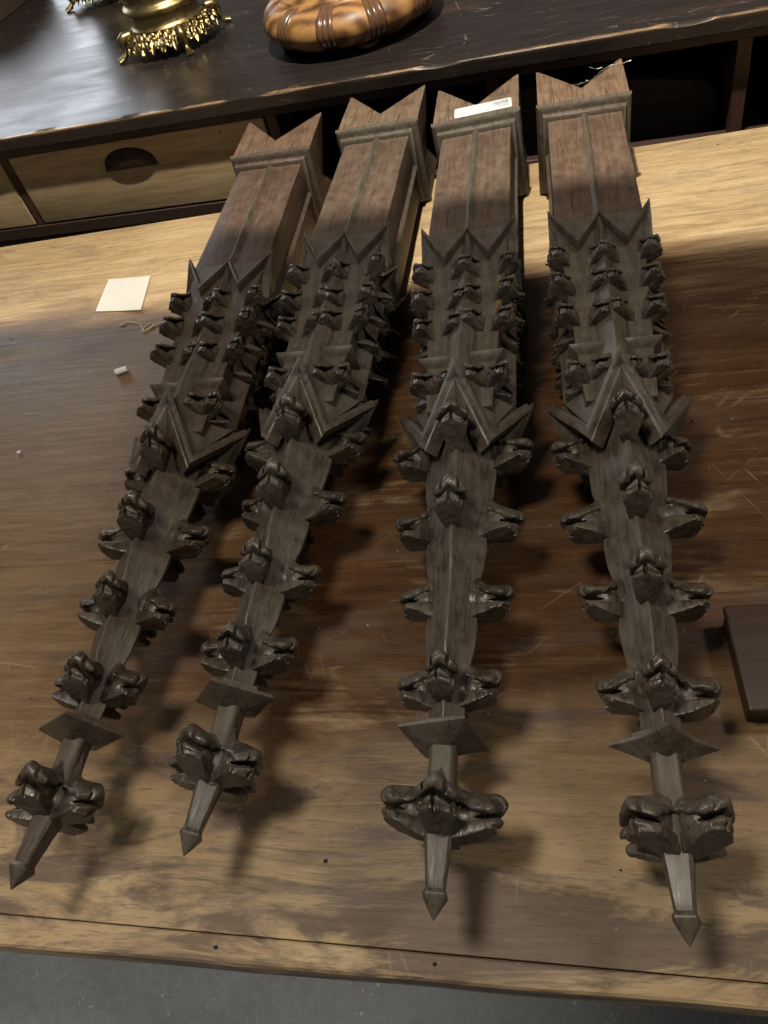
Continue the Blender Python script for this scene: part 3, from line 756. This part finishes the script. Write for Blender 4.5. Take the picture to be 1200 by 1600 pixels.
# ================================================================== small things on the table
bm = bmesh.new(); c4 = [(-0.840, 1.156), (-0.736, 1.136), (-0.755, 1.252), (-0.852, 1.264)]; N = 8; grid = {}
cc = Vector((-0.796, 1.202, 0))
for i in range(N+1):
    for j in range(N+1):
        u, v = i/N, j/N
        p = (Vector(c4[0])*(1-u)+Vector(c4[1])*u)*(1-v) + (Vector(c4[3])*(1-u)+Vector(c4[2])*u)*v
        grid[i, j] = bm.verts.new((p.x-cc.x, p.y-cc.y, 0.0012 + 0.0045*(u*u*(1-v)*0.8 + 0.4*u*v)))
for i in range(N):
    for j in range(N): bm.faces.new((grid[i, j], grid[i+1, j], grid[i+1, j+1], grid[i, j+1]))
bmesh.ops.solidify(bm, geom=bm.faces[:], thickness=0.0007)
tag(link('paper_card', to_mesh('paper_card', bm), M['paper'], loc=cc), 'small blank white paper card lying on the table, left of the pinnacles', 'card')
bm = bmesh.new(); sp = [(-0.757, 1.098), (-0.768, 1.1), (-0.756, 1.106), (-0.742, 1.103), (-0.728, 1.097), (-0.716, 1.080), (-0.711, 1.069), (-0.703, 1.075), (-0.696, 1.088), (-0.702, 1.093), (-0.712, 1.089), (-0.713, 1.078), (-0.706, 1.072), (-0.694, 1.083), (-0.682, 1.091), (-0.668, 1.089), (-0.659, 1.078), (-0.650, 1.062), (-0.638, 1.046), (-0.62, 1.03)]
P = [Vector((a+0.70, b-1.07, 0.0012)) for a, b in sp]; fine = []
for i in range(len(P)-1):
    p0, p1, p2, p3 = P[max(i-1, 0)], P[i], P[i+1], P[min(i+2, len(P)-1)]
    for k in range(6):
        t = k/6; q = 0.5*((2*p1)+(-p0+p2)*t+(2*p0-5*p1+4*p2-p3)*t*t+(-p0+3*p1-3*p2+p3)*t**3); q.z = 0.0013+0.0008*math.sin(i*1.1+t); fine.append(q)
add_tube(bm, fine, 0.0010, 7)
tag(link('string', to_mesh('string', bm), M['string'], loc=(-0.70, 1.07, 0)), 'loose end of pale string looped beside the leftmost pinnacle', 'string')
bm = bmesh.new(); prof = [(0.0062, -0.0125), (0.0068, -0.012), (0.0066, 0.004), (0.0063, 0.012), (0.0046, 0.0122), (0.0044, 0.0)]
lathe(bm, prof, 20, lambda r, z, a: (r*(1+0.03*math.sin(3*a)), z))
for v in bm.verts: v.co = Vector((v.co.z, v.co.x, v.co.y + 0.0068))*0.85
tag(link('paper_stub', to_mesh('paper_stub', bm, 0.0004), M['paper'], loc=(-0.712, 0.958, 0.0), rot=(0, 0, R(22))), 'tiny pale hollow stub lying on the table below the string', 'stub')
for x, y, s, r in ((-0.832, 0.782, 0.0030, 0.4),):
    bm = bmesh.new(); bmesh.ops.create_cube(bm, size=2); jit(bm, 0.3, 1.3)
    for v in bm.verts: v.co = Vector((v.co.x*s, v.co.y*s*0.8, v.co.z*s*0.7+s*0.7))
    tag(link('crumb', to_mesh('crumb', bm, 0.0004), M['crumb'], loc=(x, y, 0), rot=(0, 0, r)), 'pale wood crumb lying near the left edge of the photo', 'crumb')
# dark box at the right edge
bx = empty('dark_wooden_box', (0.262, 0.39, 0), (0, 0, R(1.5)))
tag(bx, 'flat dark brown wooden box at the right edge of the table', 'box')
bm = bmesh.new(); add_box(bm, -0.111, 0.10, -0.053, 0.053, 0.0, 0.020); link('body', to_mesh('body', bm, 0.003, 3), M['dark_box'], bx)
bm = bmesh.new(); add_box(bm, -0.113, 0.102, -0.056, 0.056, 0.0212, 0.031); link('lid', to_mesh('lid', bm, 0.0035, 3), M['dark_box'], bx)

# ================================================================== counter behind the table
ct = empty('shop_counter', (-0.35, 1.60, -0.75), (0, 0, -0.0537))
tag(ct, 'long dark shop counter with pale drawers and open cubbies behind the table', 'counter')
ZO = 0.75
def cpart(nm, bm, mat, bev=0.0015, parent=ct, seg=1):
    for v in bm.verts: v.co.z += 0
    o = link(nm, to_mesh(nm, bm, bev, seg), mat, parent)
    if parent is ct: o.location = (0, 0, ZO)
    return o
# top slab with a chipped front edge
bm = bmesh.new(); rings = []; nx = 420; x0, x1 = -2.6, 1.6
for i in range(nx+1):
    x = x0+(x1-x0)*i/nx
    n1 = mnoise.noise(Vector((x*22, 0, 0))); n2 = mnoise.noise(Vector((x*70, 4, 0))); n3 = max(0, mnoise.noise(Vector((x*9, 8, 2)))-0.12)
    e = 0.0012*n1+0.0009*n2; chip = 0.014*n3
    rings.append([(x, 0.004, 0.130), (x, 0.0+e*0.5, 0.133), (x, e, 0.1575-chip*0.6), (x, 0.0018+e+chip, 0.1596), (x, 0.02, 0.1600), (x, 0.7, 0.1600), (x, 1.9, 0.160), (x, 1.9, 0.130)])
add_poly_prism(bm, rings)
cpart('counter_top', bm, M['black_paint'], 0)
bm = bmesh.new(); add_box(bm, -2.55, 1.55, 0.022, 0.045, 0.108, 0.1295); cpart('rail', bm, M['carcass'])
bm = bmesh.new(); add_box(bm, -2.55, 1.55, 0.024, 0.047, -0.090, -0.062); cpart('rail', bm, M['carcass'])
bm = bmesh.new(); add_box(bm, -2.55, 1.55, 0.62, 0.64, -0.745, 0.129); cpart('back_panel', bm, M['carcass'])
bm = bmesh.new(); add_box(bm, -2.55, 1.55, 0.048, 0.618, -0.110, -0.092); cpart('shelf', bm, M['carcass'])
for x, w in ((-0.878, 0.010), (-0.205, 0.012), (0.26, 0.012), (0.716, 0.013), (1.3, 0.012), (-1.56, 0.01)):
    bm = bmesh.new(); add_box(bm, x-w, x+w, 0.028, 0.615, -0.061, 0.1075); cpart('divider', bm, M['red_leg'])
for x in (-2.4, -0.815, 0.716, 1.5):
    bm = bmesh.new(); add_box(bm, x-0.03, x+0.03, 0.030, 0.09, -0.748, -0.112); cpart('leg', bm, M['red_leg'])
bm = bmesh.new(); add_box(bm, -2.5, 1.5, 0.11, 0.13, -0.20, -0.113); cpart('lower_panel', bm, M['board'])
def drawer(xa, xb, za, zb, pull):
    bm = bmesh.new(); add_box(bm, xa, xb, 0.026, 0.046, za, zb)
    d = cpart('drawer', bm, M['pine'], 0.003, seg=2)
    if pull:
        # cup pull: half dome open at the bottom
        bm = bmesh.new(); cx, cz, w, h, dp = pull; nu, nv = 20, 8; g = []
        for i in range(nv+1):
            row = []
            for j in range(nu+1):
                a = math.pi*j/nu; e = math.pi/2*i/nv
                row.append(bm.verts.new((cx + w*math.cos(a)*math.cos(e*0.98), 0.026 - dp*math.sin(e), cz - 0.022 + h*(math.sin(a)**0.8 if 0 < a < math.pi else 0)*math.cos(e))))
            g.append(row)
        for i in range(nv):
            for j in range(nu): bm.faces.new((g[i][j], g[i][j+1], g[i+1][j+1], g[i+1][j]))
        bmesh.ops.solidify(bm, geom=bm.faces[:], thickness=0.002)
        add_box(bm, cx-w*1.02, cx+w*1.02, 0.0235, 0.0258, cz-0.026, cz-0.020)
        link('cup_pull', to_mesh('cup_pull', bm, 0), M['pull'], d)
drawer(-0.865, -0.222, -0.058, 0.106, (-0.565, 0.070, 0.066, 0.042, 0.010))
drawer(-1.54, -0.892, -0.058, 0.106, (-1.22, 0.070, 0.066, 0.042, 0.010))
# a rounded pale board standing in the open cubby
bm = bmesh.new(); ring = [(0.30, -0.0905), (0.668, -0.0905)]
for k in range(9):
    a = R(-90+k*22); ring.append((0.640+0.052*math.cos(a)*1.0, -0.040+0.05*math.sin(a)))
ring += [(0.50, 0.035), (0.30, 0.045)]
add_poly_prism(bm, [[(x, y, z) for x, z in ring] for y in (0.12, 0.142)])
o = link('rounded_board', to_mesh('rounded_board', bm, 0.002), M['board']); o.matrix_world = Matrix.Translation((-0.35, 1.60, 0)) @ Matrix.Rotation(-0.0537, 4, 'Z')
tag(o, 'dim rounded wooden board standing inside the open cubby of the counter', 'board')

# ================================================================== brass vessels on the counter
def brass_meshes():
    d = {}
    bm = bmesh.new()
    lathe(bm, [(0.060, 0.066), (0.083, 0.068), (0.085, 0.072), (0.081, 0.076), (0.079, 0.080), (0.079, 0.098), (0.084, 0.101), (0.0895, 0.105), (0.0905, 0.110), (0.0880, 0.116), (0.0835, 0.119), (0.080, 0.124), (0.080, 0.132), (0.084, 0.150), (0.094, 0.178), (0.108, 0.215), (0.118, 0.26), (0.122, 0.31), (0.118, 0.36), (0.113, 0.363), (0.113, 0.30), (0.02, 0.20)], 96)
    for v in bm.verts: v.co.z -= 0.018; v.co.x *= 1.06; v.co.y *= 1.06
    d['body'] = to_mesh('body', bm, 0, smooth=50)
    # pierced, leafy gallery
    bm = bmesh.new(); n = 360; rows = 14; vs = []
    def gal(u, a):
        r = 0.089 + 0.032*u + 0.006*math.sin(u*math.pi); z = 0.052 - 0.022*u
        lf = abs(math.sin(a*14)); lf2 = math.sin(a*43+u*5)
        r += u*(0.004*lf + 0.0016*lf2) + 0.0022*math.sin(u*17+3*math.sin(a*14))*lf
        z += -0.010*u*lf - 0.0025*u*math.sin(a*56) + 0.0022*math.sin(u*13+a*28) + 0.0015*math.sin(a*70-u*20)
        return r, z
    for i in range(rows+1):
        row = []
        for k in range(n):
            a = 2*math.pi*k/n; r, z = gal(i/rows, a); row.append(bm.verts.new((r*math.cos(a), r*math.sin(a), z)))
        vs.append(row)
    for i in range(rows):
        for k in range(n): bm.faces.new((vs[i][k], vs[i][(k+1) % n], vs[i+1][(k+1) % n], vs[i+1][k]))
    bmesh.ops.solidify(bm, geom=bm.faces[:], thickness=0.0025)
    d['gallery'] = to_mesh('gallery', bm, 0, smooth=60)
    bm = bmesh.new()
    pts = [(0.100, 0, 0.049), (0.116, 0, 0.048), (0.126, 0, 0.042), (0.128, 0, 0.034), (0.125, 0, 0.025), (0.126, 0, 0.016), (0.132, 0, 0.009), (0.141, 0, 0.0065), (0.150, 0, 0.006)]
    add_tube(bm, pts, [0.010, 0.0125, 0.0115, 0.008, 0.0058, 0.0058, 0.0072, 0.0066, 0.0045], 12)
    for s in (-1, 1): add_tube(bm, [(0.132, 0, 0.0065), (0.143, s*0.006, 0.005), (0.150, s*0.009, 0.0042)], [0.005, 0.0046, 0.003], 8)
    add_tube(bm, [(0.118, -0.012, 0.044), (0.128, 0, 0.047), (0.118, 0.012, 0.044)], [0.004, 0.006, 0.004], 8)
    d['leg'] = to_mesh('leg', bm, 0, smooth=60)
    return d
BR = brass_meshes()
def brass_vessel(loc, rz, label):
    r = empty('brass_vessel', loc, (0, 0, rz)); tag(r, label, 'brass vessel', 'footed brass vessels on the counter')
    link('body', BR['body'], M['brass'], r); link('gallery', BR['gallery'], M['brass'], r)
    for k in range(4): link('leg', BR['leg'], M['brass'], r, rot=(0, 0, R(45+90*k)))
brass_vessel((-0.872, 2.058, 0.1605), R(-13), 'polished brass footed vessel with leafy gallery, beside the turned wooden base')
brass_vessel((-1.262, 2.640, 0.1605), R(-13), 'brass vessel at top left with only one slender foot in the photo')

# ================================================================== turned wooden base with ribbed bulge
wb = empty('turned_wooden_base', (-0.385, 1.895, 0.1605), (0, 0, R(-98)))
tag(wb, 'round amber turned wooden base with dark ribs on bun feet', 'wooden base')
RB, HBULGE = 0.140, 0.038
def bulge_r(z):   # half-ellipse section of the bulge
    return RB + 0.055*math.sqrt(max(0, 1-((z-0.060)/HBULGE)**2))
NR = 11
rib_half = R(5.6)
def sector(a0, a1, ribbed):
    bm = bmesh.new(); n = 14 if not ribbed else 26; rows = 20; vs = []
    for i in range(rows+1):
        th = -math.pi/2*0.98 + math.pi*0.98*i/rows; row = []
        for k in range(n+1):
            t = k/n; a = a0+(a1-a0)*t
            dr = 0.0025*math.sin(math.pi*t) if not ribbed else (0.0034*abs(math.sin(3*math.pi*t))**0.6 - 0.0015)
            r = RB + (0.055+dr)*math.cos(th); z = 0.050 + (HBULGE+dr)*math.sin(th)
            row.append(bm.verts.new((r*math.cos(a), r*math.sin(a), z)))
        vs.append(row)
    for i in range(rows):
        for k in range(n): bm.faces.new((vs[i][k], vs[i][k+1], vs[i+1][k+1], vs[i+1][k]))
    return to_mesh('sector', bm, 0, smooth=50)
for k in range(NR):
    c = 2*math.pi*k/NR
    link('rib', sector(c-rib_half, c+rib_half, True), M['rib_dark'], wb)
    link('segment', sector(c+rib_half, c+2*math.pi/NR-rib_half, False), M['amber'], wb)
bm = bmesh.new(); lathe(bm, [(0.02, 0.013), (0.138, 0.0125), (0.146, 0.02), (0.138, 0.03), (0.02, 0.03)], 64); link('underside', to_mesh('underside', bm, 0), M['rib_dark'], wb)
bm = bmesh.new(); lathe(bm, [(0.05, 0.080), (0.146, 0.0835), (0.149, 0.088), (0.145, 0.093), (0.138, 0.093), (0.134, 0.097), (0.128, 0.103), (0.122, 0.103), (0.116, 0.098), (0.106, 0.098), (0.098, 0.106), (0.084, 0.13), (0.06, 0.19), (0.05, 0.26), (0.05, 0.42), (0.02, 0.42)], 96); link('turned_column', to_mesh('turned_column', bm, 0, smooth=40), M['amber'], wb)
bm = bmesh.new(); lathe(bm, [(0.008, 0.0), (0.019, 0.001), (0.024, 0.008), (0.021, 0.0135), (0.01, 0.0138)], 24); bun = to_mesh('bun_foot', bm, 0, smooth=60)
for k in range(4):
    a = R(26+90*k); link('bun_foot', bun, M['rib_dark'], wb, loc=(0.150*math.cos(a), 0.150*math.sin(a), 0))

# ================================================================== dark studded chest at the top left
ch = empty('studded_chest', (-2.05, 2.80, 0.1605), (0, 0, R(-4)))
tag(ch, 'dark studded chest in the top left corner of the counter', 'chest')
bm = bmesh.new(); add_box(bm, -0.38, 0.40, -0.16, 0.2, 0.0, 0.22); link('body', to_mesh('body', bm, 0.004, 2), M['dark_leather'], ch)
bm = bmesh.new(); lathe(bm, [(0.009, 0.0), (0.0085, 0.002), (0.006, 0.0045), (0.002, 0.0058)], 14); stud = to_mesh('stud', bm, 0, smooth=60)
for k in range(14):
    link('stud', stud, M['stud'], ch, loc=(-0.34+k*0.055, -0.1602, 0.035), rot=(R(90), 0, 0))
